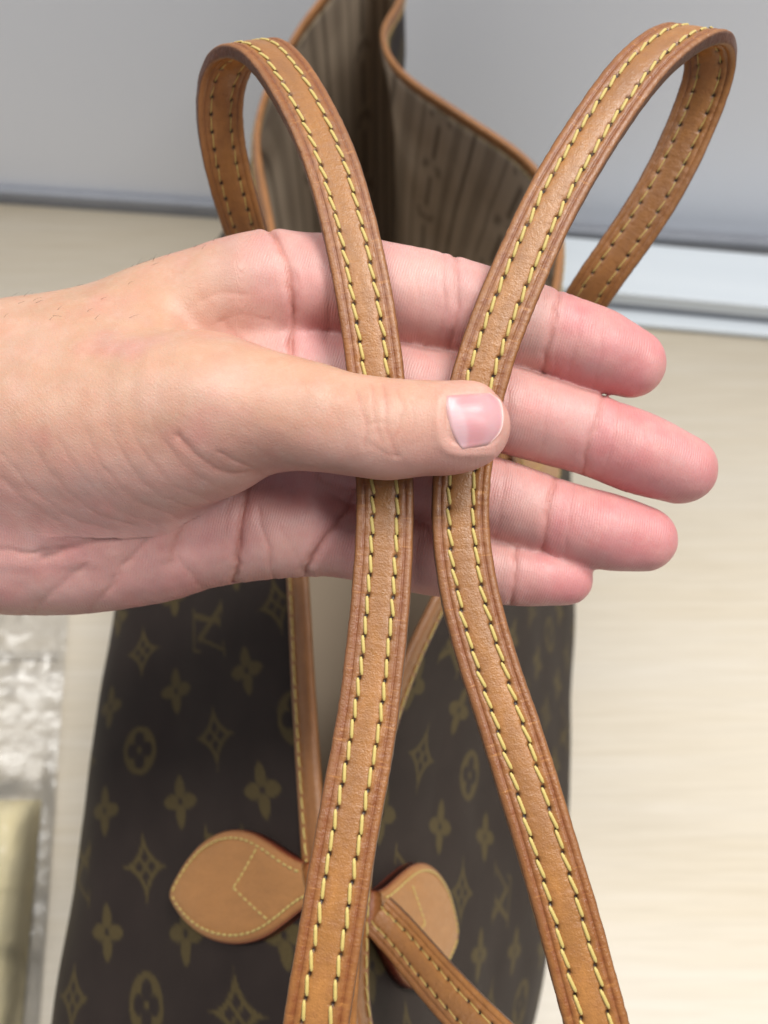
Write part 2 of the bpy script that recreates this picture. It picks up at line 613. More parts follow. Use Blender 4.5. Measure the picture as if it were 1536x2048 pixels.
# soft dents so that the sheet is not perfectly taut
du = np.roll(SH, -1, 0) - np.roll(SH, 1, 0)
dv = np.gradient(SH, axis=1)
SN = nrm(np.cross(dv, du))
flip = np.sign(np.mean(np.sum(SN[:, nV // 2] * np.concatenate([SH[:, nV // 2, :2] - cen, np.zeros((nU, 1))], 1), 1)))
SN *= flip
fade = np.clip(vq * 6, 0, 1)[None, :] * np.clip((1 - vq) * 6, 0, 1)[None, :]
wob = (vnoise(SH.reshape(-1, 3), 14, 3) * .0035 + vnoise(SH.reshape(-1, 3), 34, 5) * .0010).reshape(nU, nV)
SH = SH + SN * (wob * fade)[..., None]
du = np.roll(SH, -1, 0) - np.roll(SH, 1, 0)
dv = np.gradient(SH, axis=1)
SN = nrm(np.cross(dv, du)) * flip
SU = np.repeat(q[:, None], nV, 1)


# printed pattern, in millimetres of the sheet
def sm(d, w=.35):
    return np.clip(.5 - d / (2 * w), 0, 1)


def m_flower(x, y):
    r = np.hypot(x, y)
    a = np.full_like(x, 9.)
    for k in range(4):
        c, s_ = math.cos(k * math.pi / 2), math.sin(k * math.pi / 2)
        l, b = c * x + s_ * y, -s_ * x + c * y
        lens = np.hypot(l - 5.4, np.abs(b) + 3.4) - 6.4
        lens = np.where(l < 0, 9., lens)
        blob = np.hypot((l - 4.6), b) - 3.2
        a = np.minimum(a, np.minimum(lens, blob))
    v = sm(a)
    return v * (1 - sm(np.abs(r) - 1.5)) + sm(np.abs(r) - .6) * 0


def m_circle(x, y):
    r = np.hypot(x, y)
    v = sm(r - 10.8)
    for k in range(4):
        c, s_ = math.cos(k * math.pi / 2), math.sin(k * math.pi / 2)
        v = v * (1 - sm(np.hypot(x - 4.9 * c, y - 4.9 * s_) - 3.5))
    v = v * (1 - sm(r - 3.1))
    return np.maximum(v, sm(r - 1.5))


def m_diamond(x, y):
    ax, ay = np.abs(x), np.abs(y)
    d = 13.8 - np.sqrt(np.maximum(0, 0)) - 0
    star = -(np.hypot(ax - 15.2, ay - 15.2) - 15.2)      # concave sided four-point star
    v = sm(np.maximum(star, np.maximum(ax, ay) - 14.0), .3)
    inner = -(np.hypot(ax - 15.2, ay - 15.2) - 17.3)
    cut = sm(inner, .3)
    v = v * (1 - cut)
    for k in range(4):
        a = math.pi / 4 + k * math.pi / 2
        lx = np.cos(a) * x + np.sin(a) * y
        ly = -np.sin(a) * x + np.cos(a) * y
        v = np.maximum(v, sm(np.hypot(np.maximum(np.abs(lx - 3.6) - 1.6, 0), ly) - .75) * sm(star))
    return np.maximum(v, sm(np.hypot(x, y) - 1.4))


def seg(x, y, x0, y0, x1, y1, r0, r1=None):
    r1 = r0 if r1 is None else r1
    dx, dy = x1 - x0, y1 - y0
    tt = np.clip(((x - x0) * dx + (y - y0) * dy) / (dx * dx + dy * dy), 0, 1)
    return np.hypot(x - x0 - tt * dx, y - y0 - tt * dy) - (r0 + tt * (r1 - r0))


def m_letters(x, y):                              # x to the right of the letters, y up
    v = sm(seg(x, y, -9.5, -9.5, -2.5, 9.0, 1.35))
    v = np.maximum(v, sm(seg(x, y, -5.5, 9.8, .5, 9.8, .5)))
    v = np.maximum(v, sm(seg(x, y, -13.0, -10.4, 8.0, -10.4, .65)))
    v = np.maximum(v, sm(seg(x, y, 7.5, -10.4, 9.3, -6.0, .8, .5)))
    v = np.maximum(v, sm(seg(x, y, -9.0, 11.0, 2.8, -5.8, 1.6)))
    v = np.maximum(v, sm(seg(x, y, 2.8, -5.8, 11.5, 11.0, .7)))
    v = np.maximum(v, sm(seg(x, y, -12.0, 11.6, -5.8, 11.6, .5)))
    v = np.maximum(v, sm(seg(x, y, 8.3, 11.6, 14.5, 11.6, .5)))
    return v


def pattern(u, v, pu, pv, u0, v0, sgn):
    """u along the bag, v down the panel, both mm; sgn: which way letters run"""
    ink = np.zeros_like(u)
    i0, i1 = int((u.min() - u0) / pu) - 1, int((u.max() - u0) / pu) + 2
    k1 = int((v.max() - v0) / pv) + 2
    k0 = int((v.min() - v0) / pv) - 2
    for k in range(k0, k1):
        for i in range(i0, i1):
            if k % 2 == 0:
                cu, cv, kind = u0 + (i + .5) * pu, v0 + k * pv, 'f'
            else:
                cu, cv = u0 + i * pu, v0 + k * pv
                if (k // 2) % 2 == 0:
                    kind = 'd' if i % 2 else 'c'
                else:
                    kind = 'd' if i % 2 == 0 else 'l'
            sel = (np.abs(u - cu) < 17) & (np.abs(v - cv) < 17)
            if not sel.any():
                continue
            a, b = (u[sel] - cu) / .94, (v[sel] - cv) / .94
            if kind == 'f':
                val = m_flower(a, b)
            elif kind == 'c':
                val = m_circle(a, b)
            elif kind == 'd':
                val = m_diamond(a, b)
            else:
                val = m_letters(sgn * a, -b)
            ink[sel] = np.maximum(ink[sel], val)
    return ink


# where do given pixels lie on the sheet?
pxs, pys, pds = proj(SH.reshape(-1, 3))
vis = ((SN.reshape(-1, 3) * (CAM - SH.reshape(-1, 3))).sum(1) > 0)


def on_sheet(px, py, left):
    d2 = (pxs - px) ** 2 + (pys - py) ** 2 + np.where(vis, 0, 1e9)
    half = (SU.ravel() < L * .5) if left else (SU.ravel() >= L * .5)
    d2 = np.where(half, d2, 1e12)
    k = int(np.argmin(d2))
    return SU.ravel()[k] * 1000, SV.ravel()[k] * 1000, SH.reshape(-1, 3)[k, 1] * 1000, k


um, vm = SU * 1000, SV * 1000
vstr = (SV - .19 * SH[..., 1]) * 1000           # the print runs a little askew on this panel
lc = on_sheet(280, 1500, True)
ld_ = on_sheet(290, 1735, True)
lr = on_sheet(435, 1500, True)
pu = abs(ld_[2] - lc[2])
pv = abs(lc[1] - lr[1]) / 2
rc = on_sheet(940, 1550, False)
rd = on_sheet(845, 1535, False)
print('PATTERN', lc, ld_, lr, 'pu', pu, 'pv', pv, 'right', rc, rd, on_sheet(795, 1665, False), on_sheet(892, 1665, False))
PUL, PVL, PUR, PVR = 45.0, 24.0, 45.0, 24.0
leftmask = um < L * 500
ym = SH[..., 1] * 1000
inkL = pattern(ym, vstr, PUL, PVL, lc[2], vstr.ravel()[lc[3]] - PVL, -1)
inkR = pattern(ym, vm, PUR, PVR, rc[2], rc[1] - PVR, 1)
ink = np.where(leftmask, inkL, inkR)
V = SH.reshape(-1, 3)
Fc = gridfaces(nU, nV, closed_u=True)
if flip < 0:
    pass
o = part('canvas_body', V, Fc, M_canvas)
fattr(o.data, 'ink', ink.ravel() * .92)
vattr(o.data, 'sheetco', np.stack([SU.ravel(), SV.ravel(), np.zeros(SU.size)], 1))

# base of the bag
bl = SH[:, -1]
cpt = bl.mean(0)
V = np.concatenate([bl, bl * .5 + cpt * .5, cpt[None]])
a = np.arange(nU)
f4 = np.stack([a, (a + 1) % nU, nU + (a + 1) % nU, nU + a], 1)
f3 = np.stack([nU + a, nU + (a + 1) % nU, np.full(nU, 2 * nU), np.full(nU, 2 * nU)], 1)[:, :3]
me = bpy.data.meshes.new('bag_base')
me.from_pydata((V - BAG0).tolist(), [], f4.tolist() + f3.tolist())
obj('bag_base', me, M_canvas, parent=bag)

# lining: the same sheet, set inwards
ss, sv_ = 1, 6
LI = (SH - SN * .0022)[::ss, ::sv_]
LI[:, 0] = SH[::ss, 0]
lu, lv = um[::ss, ::sv_], vm[::ss, ::sv_]
lx, ly = LI[..., 0] * 1000, LI[..., 1] * 1000
uu = np.mod(1.05 * lx + .04 * ly, 44.0)


def stripe(c, w_, soft=.5):
    return np.clip((w_ - np.abs(uu - c)) / soft + .5, 0, 1)


lin = 1.0 * stripe(6, 1.1) * (np.mod(lv, 62) > 22) + .55 * stripe(16, 2.2) + .95 * stripe(24, 1.0) + .45 * stripe(33, 2.8) + .6 * stripe(41, .9)
rg = np.hypot(uu - 6, np.mod(lv, 62) - 11)
lin = np.maximum(lin, .8 * np.clip((1.3 - np.abs(rg - 5)) / .6 + .5, 0, 1))
n1_, n2_ = LI.shape[:2]
V = LI.reshape(-1, 3)
o = part('lining', V, gridfaces(n1_, n2_, closed_u=True)[:, ::-1], M_lining)
fattr(o.data, 'ink', np.clip(lin, 0, 1).ravel() * .72)
vattr(o.data, 'sheetco', np.stack([lu.ravel() / 1000, lv.ravel() / 1000, np.zeros(lu.size)], 1))
bl = LI[:, -1].copy()
bl[:, 2] = .008
V = np.concatenate([bl, bl.mean(0)[None]])
a = np.arange(n1_)
me = bpy.data.meshes.new('lining_floor')
me.from_pydata((V - BAG0).tolist(), [], np.stack([a, (a + 1) % n1_, np.full(n1_, n1_)], 1).tolist())
obj('lining_floor', me, M_lining, parent=bag)


# ------------------------------------------------------------------ stitches
def thread_mesh(name, length, rad, arch, twist=2.2, nl=12, nr=10):
    V = []
    for i in range(nl + 1):
        s_ = i / nl
        x = (s_ - .5) * length
        z = arch * (1 - (2 * s_ - 1) ** 4) - rad * .2
        tap = min(1, .55 + 3.0 * min(s_, 1 - s_))
        for k in range(nr):
            a_ = 2 * math.pi * k / nr
            lob = 1 + .16 * math.cos(3 * (a_ - twist * 2 * math.pi * s_))
            V.append((x, rad * tap * lob * math.cos(a_), z + rad * .8 * tap * lob * math.sin(a_)))
    return np.array(V), gridfaces(nl + 1, nr, closed_v=True)


TV, TF = thread_mesh('stitch', .0038, .00038, .00020)
ME_ST = mesh('stitch', TV, TF)
ME_ST.materials.append(M_thread)
TV2, TF2 = thread_mesh('stitch', .0019, .00034, .00022, nl=6, nr=6)
ME_ST2 = mesh('stitch', TV2, TF2)
ME_ST2.materials.append(M_thread)


class Stitcher:
    """places stitches: single objects first, the rest gathered into one part"""
    def __init__(self):
        self.V, self.F, self.k = [], [], 0

    def add(self, parent, pos, tx, nz, tilt, single, small=False, slim=1.0):
        tx, nz = nrm(tx), nrm(nz)
        wy = nrm(np.cross(nz, tx))
        nz = np.cross(tx, wy)
        c, s_ = math.cos(tilt), math.sin(tilt)
        X = tx * c + wy * s_
        Y = wy * c - tx * s_
        R = np.stack([X, Y, nz], 1)
        if single:
            o = bpy.data.objects.new('stitch', ME_ST2 if small else ME_ST)
            COL.objects.link(o)
            M = np.eye(4)
            M[:3, :3] = R
            M[:3, 3] = pos - BAG0
            o.parent = parent
            o.matrix_local = Matrix(M.tolist())
        else:
            tv, tf = (TV2, TF2)
            tv = tv * np.array([1.0 if small else 2.0, slim, slim])
            self.V.append(tv @ R.T + pos)
            self.F.append(tf + self.k)
            self.k += len(tv)

    def flush(self, parent, name='stitching'):
        if self.V:
            part(name, np.concatenate(self.V), np.concatenate(self.F), M_thread, parent=parent, kind='stuff')
        self.V, self.F, self.k = [], [], 0


# ------------------------------------------------------------------ rim binding
ri = gsmooth(SH[:, 0], 4, True)
tn = nrm(np.roll(ri, -1, 0) - np.roll(ri, 1, 0))
dn = gsmooth(nrm(SH[:, 12] - SH[:, 0]), 6, True)
dn = nrm(dn - (dn * tn).sum(1, keepdims=True) * tn)
on = nrm(np.cross(dn, tn))
on *= np.sign((on * SN[:, 6]).sum(1).mean())
on = gsmooth(on, 6, True)
PRF = []
hw = .0018
for k in range(9):                                # rounded top
    a_ = math.pi * k / 8
    PRF.append((hw * math.cos(a_), -hw * 1.0 * math.sin(a_), 0))
PRF += [(-hw, .003, 0), (-hw, .0055, 0), (-hw * .95, .0078, 0), (-.0012, .0084, 1), (-.0004, .0084, 1),
        (.0004, .0084, 1), (.0012, .0084, 1), (hw * .95, .0078, 0), (hw, .0060, 0), (hw * .86, .0050, 0), (hw * .86, .0046, 0), (hw, .0040, 0), (hw * 1.08, .0022, 0)]
PRF = np.array(PRF)
V = ri[:, None] + on[:, None] * PRF[None, :, 0:1] + dn[:, None] * PRF[None, :, 1:2]
nP = len(PRF)
o = part('rim_binding', V.reshape(-1, 3), gridfaces(nU, nP, True, True), M_bind)
fattr(o.data, 'edge', np.tile(PRF[:, 2] * .8, nU))
fattr(o.data, 'band', np.tile(np.exp(-((PRF[:, 1] - .0035) / .0014) ** 2) * (PRF[:, 0] > 0) * .5, nU))
fattr(o.data, 'hole', np.zeros(nU * nP))
vattr(o.data, 'strapco', np.stack([np.repeat(q, nP), np.tile(PRF[:, 1], nU), np.tile(PRF[:, 0], nU)], 1))
rimo = o
stc = Stitcher()
slen = np.concatenate([[0], np.cumsum(np.linalg.norm(np.diff(ri, axis=0), axis=1))])
for sd in (1, -1):
    for s_ in np.arange(.001, slen[-1], .0046):
        i = int(np.searchsorted(slen, s_)) % nU
        stc.add(rimo, ri[i] + on[i] * sd * (hw + .0001) + dn[i] * .0058, tn[i], on[i] * sd, .06, False)
stc.flush(rimo)


# ------------------------------------------------------------------ handle tabs, laid on the sheet
def sheet_at(u_mm, v_mm):
    u_ = (np.asarray(u_mm) / 1000 / L * nU) % nU
    v_ = np.clip(np.asarray(v_mm) / 1000 / SV[np.floor(u_).astype(int) % nU, -1] * (nV - 1), 0, nV - 2)
    i, j = np.floor(u_).astype(int), np.floor(v_).astype(int)
    fu, fv = (u_ - i)[..., None], (v_ - j)[..., None]
    i1 = (i + 1) % nU
    i = i % nU
    g = lambda A: A[i, j] * (1 - fu) * (1 - fv) + A[i1, j] * fu * (1 - fv) + A[i, j + 1] * (1 - fu) * fv + A[i1, j + 1] * fu * fv
    return g(SH), nrm(g(SN))


def tab_outline(length, half):
    # half-outline from the pointed tip to the neck; millimetres, x along, y across
    c = [(0, 0), (.02, .12), (.07, .32), (.16, .58), (.28, .82), (.42, .97), (.55, 1.0), (.67, .92), (.78, .74), (.88, .53), (.95, .40), (1.0, .34)]
    h = catmull(np.array(c), 12) * np.array([length, half])
    h, _ = resample(np.concatenate([h, np.zeros((len(h), 1))], 1), 1.0)
    return h[:, :2]


def make_tab(pa, pb_, left, label, single, wid=1.0, nstart=0):
    """pa: pixel of the tip, pb_: pixel of the neck at the rim"""
    A = np.array(on_sheet(*pa, left)[:2])
    B = np.array(on_sheet(*pb_, left)[:2])
    ax = (B - A) / np.linalg.norm(B - A)
    ay = np.array([-ax[1], ax[0]])
    ln = np.linalg.norm(B - A) + 3
    h = tab_outline(ln, 19.5 * wid)
    n = len(h)
    rows = []
    K = 19
    kk = np.linspace(-1, 1, K)
    kk = np.sign(kk) * (1 - (1 - np.abs(kk)) ** 1.7)
    W2 = h[:, None, 0] * ax + 0
    XY = h[:, None, 0:1] * ax[None, None] + (h[:, 1:2] * kk[None])[..., None] * ay[None, None] + A
    pos, nor = sheet_at(XY[..., 0], XY[..., 1])
    dist_edge = h[:, 1:2] * (1 - np.abs(kk))[None]
    dist_edge = np.minimum(dist_edge, h[:, 0:1] * .9)
    thick = .0054
    groove = np.exp(-((dist_edge - 3.0) / .7) ** 2)
    topz = thick * (1 - .35 * np.exp(-dist_edge / .9)) + .0006 * np.clip(dist_edge / 8, 0, 1) - .00035 * groove
    top = pos + nor * topz[..., None]
    bot = pos + nor * (.0006 - .0012 * np.exp(-dist_edge / .5))[..., None]
    V = np.concatenate([top.reshape(-1, 3), bot.reshape(-1, 3)])
    f = gridfaces(n, K)
    N = n * K
    fs = [f, f[:, ::-1] + N]
    idx = np.arange(N).reshape(n, K)
    for line in (idx[:, 0], idx[:, -1], idx[0], idx[-1]):
        fs.append(np.stack([line[:-1], line[1:], line[1:] + N, line[:-1] + N], 1))
    o = part('tab', V, np.concatenate(fs), M_tab, label=label)
    e = np.exp(-(dist_edge / .45) ** 2)
    fattr(o.data, 'edge', np.concatenate([e.ravel(), np.ones(N)]))
    bnd = np.exp(-((dist_edge - 1.0) / 1.0) ** 2) * .35
    fattr(o.data, 'band', np.concatenate([bnd.ravel(), np.zeros(N)]))
    fattr(o.data, 'hole', np.zeros(2 * N))
    sc_ = np.stack([np.broadcast_to(h[:, None, 0], (n, K)).ravel() / 1000, (h[:, 1:2] * kk[None]).ravel() / 1000, np.zeros(N)], 1)
    vattr(o.data, 'strapco', np.concatenate([sc_, sc_]))
    # stitches: round the leaf, and the chevron
    sg = Stitcher()
    lines = []
    inn = h[(h[:, 0] > 1)].copy()
    gr = np.gradient(inn, axis=0)
    nn = nrm(np.stack([gr[:, 1], -gr[:, 0]], 1))
    inn = inn + nn * 3.0
    inn = inn[(inn[:, 1] > .2)]
    for sd in (1, -1):
        lines.append(inn * np.array([1, sd]))
    for sd in (1, -1):
        lines.append(np.array([(.52 * ln, 0), (.72 * ln, sd * 12.0 * wid)]))
    ar = np.concatenate([[0]])
    for ln_ in lines:
        l3, qq = resample(np.concatenate([ln_, np.zeros((len(ln_), 1))], 1), .25)
        for s_ in np.arange(1.2, qq[-1] - .6, 2.7):
            i = min(int(s_ / qq[-1] * (len(l3) - 1)), len(l3) - 2)
            c2 = l3[i, :2]
            d2 = l3[min(i + 2, len(l3) - 1), :2] - l3[max(i - 2, 0), :2]
            w0 = A + c2[0] * ax + c2[1] * ay
            w1 = w0 + (d2[0] * ax + d2[1] * ay) / max(1e-6, np.hypot(*d2)) * .5
            p0, n0 = sheet_at(w0[0], w0[1])
            p1, _ = sheet_at(w1[0], w1[1])
            yd = abs(c2[1])
            sg.add(o, p0 + n0 * (thick + (.00052 if len(ln_) == 2 else .00030)), p1 - p0, n0, .10, single, small=True)
    sg.flush(o)
    # where the neck ends
    pe, ne = sheet_at(*(A + ax * ln))
    pe0, _ = sheet_at(*(A + ax * (ln - 3)))
    return pe + ne * .003, nrm(pe - pe0), ne


neckL = make_tab((360, 1790), (622, 1768), True, 'leaf shaped tan leather tab on the left panel of the bag', True)
neckR = make_tab((893, 1872), (738, 1822), False, 'leaf shaped tan leather tab on the right panel, crossed by its strap', True, wid=1.28)
neckL2 = make_tab((430, 800), (578, 790), True, 'far leather tab behind the hand on the left panel', False)
neckR2 = make_tab((1100, 950), (1022, 880), False, 'far leather tab behind the fingers on the right panel', False)
print('NECKS', [proj(n_[0]) for n_ in (neckL, neckR, neckL2, neckR2)])


# ------------------------------------------------------------------ handles
HALF = .0064
prof_pts = [(-6.40, 0.0), (-6.42, .70), (-6.36, 1.22), (-6.12, 1.55), (-5.55, 1.80), (-4.95, 1.82), (-4.70, 1.72), (-4.50, 1.50), (-4.30, 1.70),
            (-4.05, 1.84), (-3.6, 1.84), (-3.25, 1.76), (-2.95, 1.62), (-2.70, 1.56), (-2.45, 1.62), (-2.15, 1.76), (-1.75, 1.86), (-1.2, 1.93), (-.6, 1.96), (0, 1.97)]
full = prof_pts + [(-x, y) for x, y in prof_pts[-2::-1]]
PROF = np.array(full + [(x, -y) for x, y in full[-2:0:-1]]) / 1000
ROW = .0027


def make_handle(label, pts, wdirs, seen):
    """pts (px,py,d) list; wdirs camera-space width direction per point; seen: (s range) function for single stitches"""
    pts = np.array(pts, float)
    W3 = P(pts[:, 0], pts[:, 1], pts[:, 2])
    wd = camdir(np.array(wdirs, float))
    both = np.concatenate([W3, wd], 1)
    c = catmull(both, 40)
    c, q_ = resample(c, .00045)
    c = gsmooth(c, 14)
    c[:, :3] += 0
    t_ = nrm(np.gradient(c[:, :3], axis=0))
    w_ = c[:, 3:6]
    w_ = nrm(w_ - (w_ * t_).sum(1, keepdims=True) * t_)
    n_ = np.cross(w_, t_)
    cc = c[:, :3]
    N, K = len(cc), len(PROF)
    pw, pn = PROF[:, 0][None], PROF[:, 1][None]
    s_ = q_[:, None]
    # stitch holes: dents along both rows on both faces
    pitch = .0044
    ph = np.abs(((s_ / pitch + .5) % 1) - .5) * pitch
    dro = np.abs(np.abs(pw) - ROW)
    hole = np.exp(-(ph / .00042) ** 2 - (dro / .00042) ** 2)
    hole = np.where(np.abs(pn) > .001, hole, 0)
    dn_ = pn - np.sign(pn) * hole * .0006
    # wear: wavy edges, slight waist between stitches
    rough = vnoise(np.stack([np.repeat(q_, K), np.tile(PROF[:, 0], N), np.tile(PROF[:, 1], N)], 1), 700, 11).reshape(N, K) * .00007
    big = vnoise(np.stack([q_, q_ * 0, q_ * 0], 1), 60, 12)[:, None] * .00016
    dw_ = pw * (1 + big / HALF) + np.sign(pw) * rough * (np.abs(pw) > .0055)
    puff = np.cos(2 * math.pi * s_ / pitch) * -.00006 * np.exp(-((np.abs(pw) - .0035) / .0009) ** 2)
    dn_ = dn_ + np.sign(pn) * (puff + rough * .5)
    V = cc[:, None] + w_[:, None] * dw_[..., None] + n_[:, None] * dn_[..., None]
    o = part('handle', V.reshape(-1, 3), gridfaces(N, K, False, True), M_strap, label=label)
    aw, an = np.abs(PROF[:, 0]) * 1000, np.abs(PROF[:, 1]) * 1000
    edge = np.clip((1.62 - an) / .45, 0, 1) * (aw > 6.0)
    fattr(o.data, 'edge', np.tile(edge * .92, N))
    band = np.clip(np.exp(-((aw - 4.55) / .42) ** 2) * .95 + .52 * (aw > 3.3), 0, 1) * (aw < 6.3) * np.where(PROF[:, 1] < -.0005, .25, 1.0)
    fattr(o.data, 'band', np.tile(band, N))
    fattr(o.data, 'hole', np.clip(hole * 1.8, 0, 1).ravel())
    vattr(o.data, 'strapco', np.stack([np.repeat(q_, K), np.tile(PROF[:, 0], N), np.tile(PROF[:, 1], N)], 1))
    px_, py_, d_ = proj(cc)
    sg = Stitcher()
    k0 = 0
    for face in (1, -1):
        for row in (-1, 1):
            for s0 in np.arange(pitch * .5, q_[-1], pitch):
                i = int(np.searchsorted(q_, s0))
                if i >= N:
                    continue
                facing = float((n_[i] * face * (CAM - cc[i])).sum()) > 0
                single = facing and seen(px_[i], py_[i], face)
                pos = cc[i] + w_[i] * (row * ROW + random.gauss(0, .00008)) + t_[i] * random.gauss(0, .00010) + n_[i] * face * (.00170 if face > 0 else .00148)
                sl = (.0 if single else 0)
                sg.add(o, pos, t_[i], n_[i] * face, (.14 if face == 1 else -.1) + random.uniform(-.07, .07), single, slim=.55 if face < 0 else 1.0)
                k0 += single
    sg.flush(o)
    print('HANDLE', N * K, 'singles', k0, 'len', q_[-1])
    return o, cc, t_, w_, n_


h1 = [
    (612, 1748, .2560, .75, .66, 0), (668, 1800, .247, .85, .5, 0), (682, 1880, .236, .97, .2, 0), (668, 2020, .212, .97, -.2, 0), (655, 2200, .186, .97, -.2, .05),
    (632, 2310, .164, .98, -.15, .1), (610, 2200, .152, .97, -.2, .1), (632, 2048, .1495, .97, -.22, .08), (664, 1850, .1525, .97, -.22, .08), (698, 1640, .157, .98, -.16, .08),
    (729, 1480, .161, .99, -.12, .07), (752, 1300, .165, 1, -.08, .06), (768, 1110, .1690, 1, -.03, .03), (770, 960, .1715, 1, .03, 0), (754, 770, .1725, .99, .12, -.02),
    (730, 600, .1735, .97, .22, -.06), (698, 450, .1765, .93, .32, -.10), (664, 330, .180, .9, .38, -.14), (630, 250, .183, .88, .42, -.18), (580, 160, .188, .86, .42, -.24),
    (520, 92, .195, .86, .36, -.32), (462, 110, .204, .88, .28, -.36), (436, 185, .211, .9, .18, -.36), (443, 285, .218, .92, .05, -.34), (468, 390, .227, .94, -.08, -.28),
    (500, 490, .240, .95, -.1, -.2), (535, 640, .276, .98, -.1, -.1), (568, 760, .325, .9, .2, 0), (566, 790, .345, .85, .5, 0)]
h2 = [
    (742, 1798, .2500, .70, .70, 0), (786, 1858, .2400, .72, .68, 0), (862, 1948, .2235, .74, .66, 0), (950, 2045, .208, .78, .6, 0), (1090, 2180, .190, .85, .5, 0),
    (1180, 2300, .170, .92, .36, 0), (1232, 2250, .156, .95, .28, .05), (1210, 2110, .1535, .96, .25, .05), (1179, 2000, .1545, .96, .26, .03), (1134, 1830, .1570, .96, .27, 0), (1080, 1650, .1600, .96, .27, -.03),
    (1018, 1450, .1640, .96, .27, -.05), (967, 1300, .1670, .97, .25, -.05), (930, 1150, .1695, .98, .14, -.03), (918, 1010, .1715, 1, .0, 0), (930, 890, .1725, .99, -.12, .02),
    (957, 760, .1725, .95, -.25, .03), (990, 660, .1730, .93, -.33, .04), (1040, 540, .1740, .9, -.42, .06), (1102, 405, .1755, .87, -.46, .10), (1164, 300, .1775, .84, -.5, .15),
    (1230, 200, .1805, .82, -.52, .20), (1300, 115, .1845, .82, -.48, .28), (1392, 60, .192, .86, -.38, .35), (1432, 105, .200, .9, -.2, .38), (1408, 185, .206, .93, -.05, .36),
    (1364, 295, .211, .93, .0, .30), (1300, 415, .216, .9, -.2, .25), (1216, 535, .223, .86, -.4, .2), (1165, 610, .231, .84, -.5, .15), (1105, 740, .262, .85, -.5, .1), (1050, 850, .310, .8, -.6, 0), (1026, 884, .334, .75, -.66, 0)]


def seen1(px, py, face):
    return -30 < px < 1560 and -20 < py < 2070 and face == 1


h1[0] = (*[float(x) for x in (proj(neckL[0])[0], proj(neckL[0])[1], proj(neckL[0])[2])], *h1[0][3:])
h2[0] = (*[float(x) for x in proj(neckR[0])], *h2[0][3:])
h1[-1] = (*[float(x) for x in proj(neckL2[0])], *h1[-1][3:])
h2[-1] = (*[float(x) for x in proj(neckR2[0])], *h2[-1][3:])
make_handle('left tan leather handle strap with two rows of yellow stitches', [p[:3] for p in h1], [p[3:] for p in h1], seen1)
make_handle('right tan leather handle strap with two rows of yellow stitches', [p[:3] for p in h2], [p[3:] for p in h2],
            lambda px, py, face: seen1(px, py, face) and (face == 1))

# ------------------------------------------------------------------ hand: distance field -> one skin surface
VOX = .0008
LO = np.array([-.225, -.050, -.232])
HI = np.array([.088, .076, -.136])
dims = np.ceil((HI - LO) / VOX).astype(int)
FAR = .03


def hp(px, py, d):
    return np.array([(px - 768) / FPX * d, -(py - 1024) / FPX * d, -d])


def chain(nodes, sub=5):
    a = np.array([[*hp(px, py, d), r * d / FPX] for px, py, d, r in nodes])
    return catmull(a, sub)


def chain_dist(pts, ch, flat=1.0):
    """pts (N,3)"""
    best = np.full(len(pts), FAR, np.float32)
    for a, b in zip(ch[:-1], ch[1:]):
        ba = b[:3] - a[:3]
        pa = pts - a[:3].astype(np.float32)
        tt = np.clip(pa @ ba.astype(np.float32) / max(1e-12, ba @ ba), 0, 1)
        e = pa - tt[:, None] * ba.astype(np.float32)
        if flat != 1.0:
            e = e * np.array([1, 1, 1 / flat], np.float32)
        dd = np.sqrt((e * e).sum(1)) - (a[3] + tt * (b[3] - a[3]))
        np.minimum(best, dd, out=best)
    return best


GX = (LO[0] + np.arange(dims[0]) * VOX).astype(np.float32)
GY = (LO[1] + np.arange(dims[1]) * VOX).astype(np.float32)
GZ = (LO[2] + np.arange(dims[2]) * VOX).astype(np.float32)


def chain_field(ch, flat=1.0):
    f = np.full(tuple(dims), FAR, np.float32)
    for a, b in zip(ch[:-1], ch[1:]):
        r = max(a[3], b[3]) + .012
        mn = np.minimum(a[:3], b[:3]) - r
        mx = np.maximum(a[:3], b[:3]) + r
        i0 = np.clip(((mn - LO) / VOX).astype(int), 0, dims)
        i1 = np.clip(((mx - LO) / VOX).astype(int) + 1, 0, dims)
        if (i1 <= i0).any():
            continue
        x = (GX[i0[0]:i1[0]] - np.float32(a[0]))[:, None, None]
        y = (GY[i0[1]:i1[1]] - np.float32(a[1]))[None, :, None]
        z = (GZ[i0[2]:i1[2]] - np.float32(a[2]))[None, None, :]
        ba = (b[:3] - a[:3]).astype(np.float32)
        tt = np.clip((x * ba[0] + y * ba[1] + z * ba[2]) / max(1e-12, float(ba @ ba)), 0, 1)
        dd = np.sqrt((x - tt * ba[0]) ** 2 + (y - tt * ba[1]) ** 2 + ((z - tt * ba[2]) / np.float32(flat)) ** 2)
        dd -= np.float32(a[3]) + tt * np.float32(b[3] - a[3])
        sub = f[i0[0]:i1[0], i0[1]:i1[1], i0[2]:i1[2]]
        np.minimum(sub, dd, out=sub)
    return f


def smin(a, b, k):
    h = np.clip(.5 + .5 * (b - a) / k, 0, 1)
    return b + (a - b) * h - k * h * (1 - h)


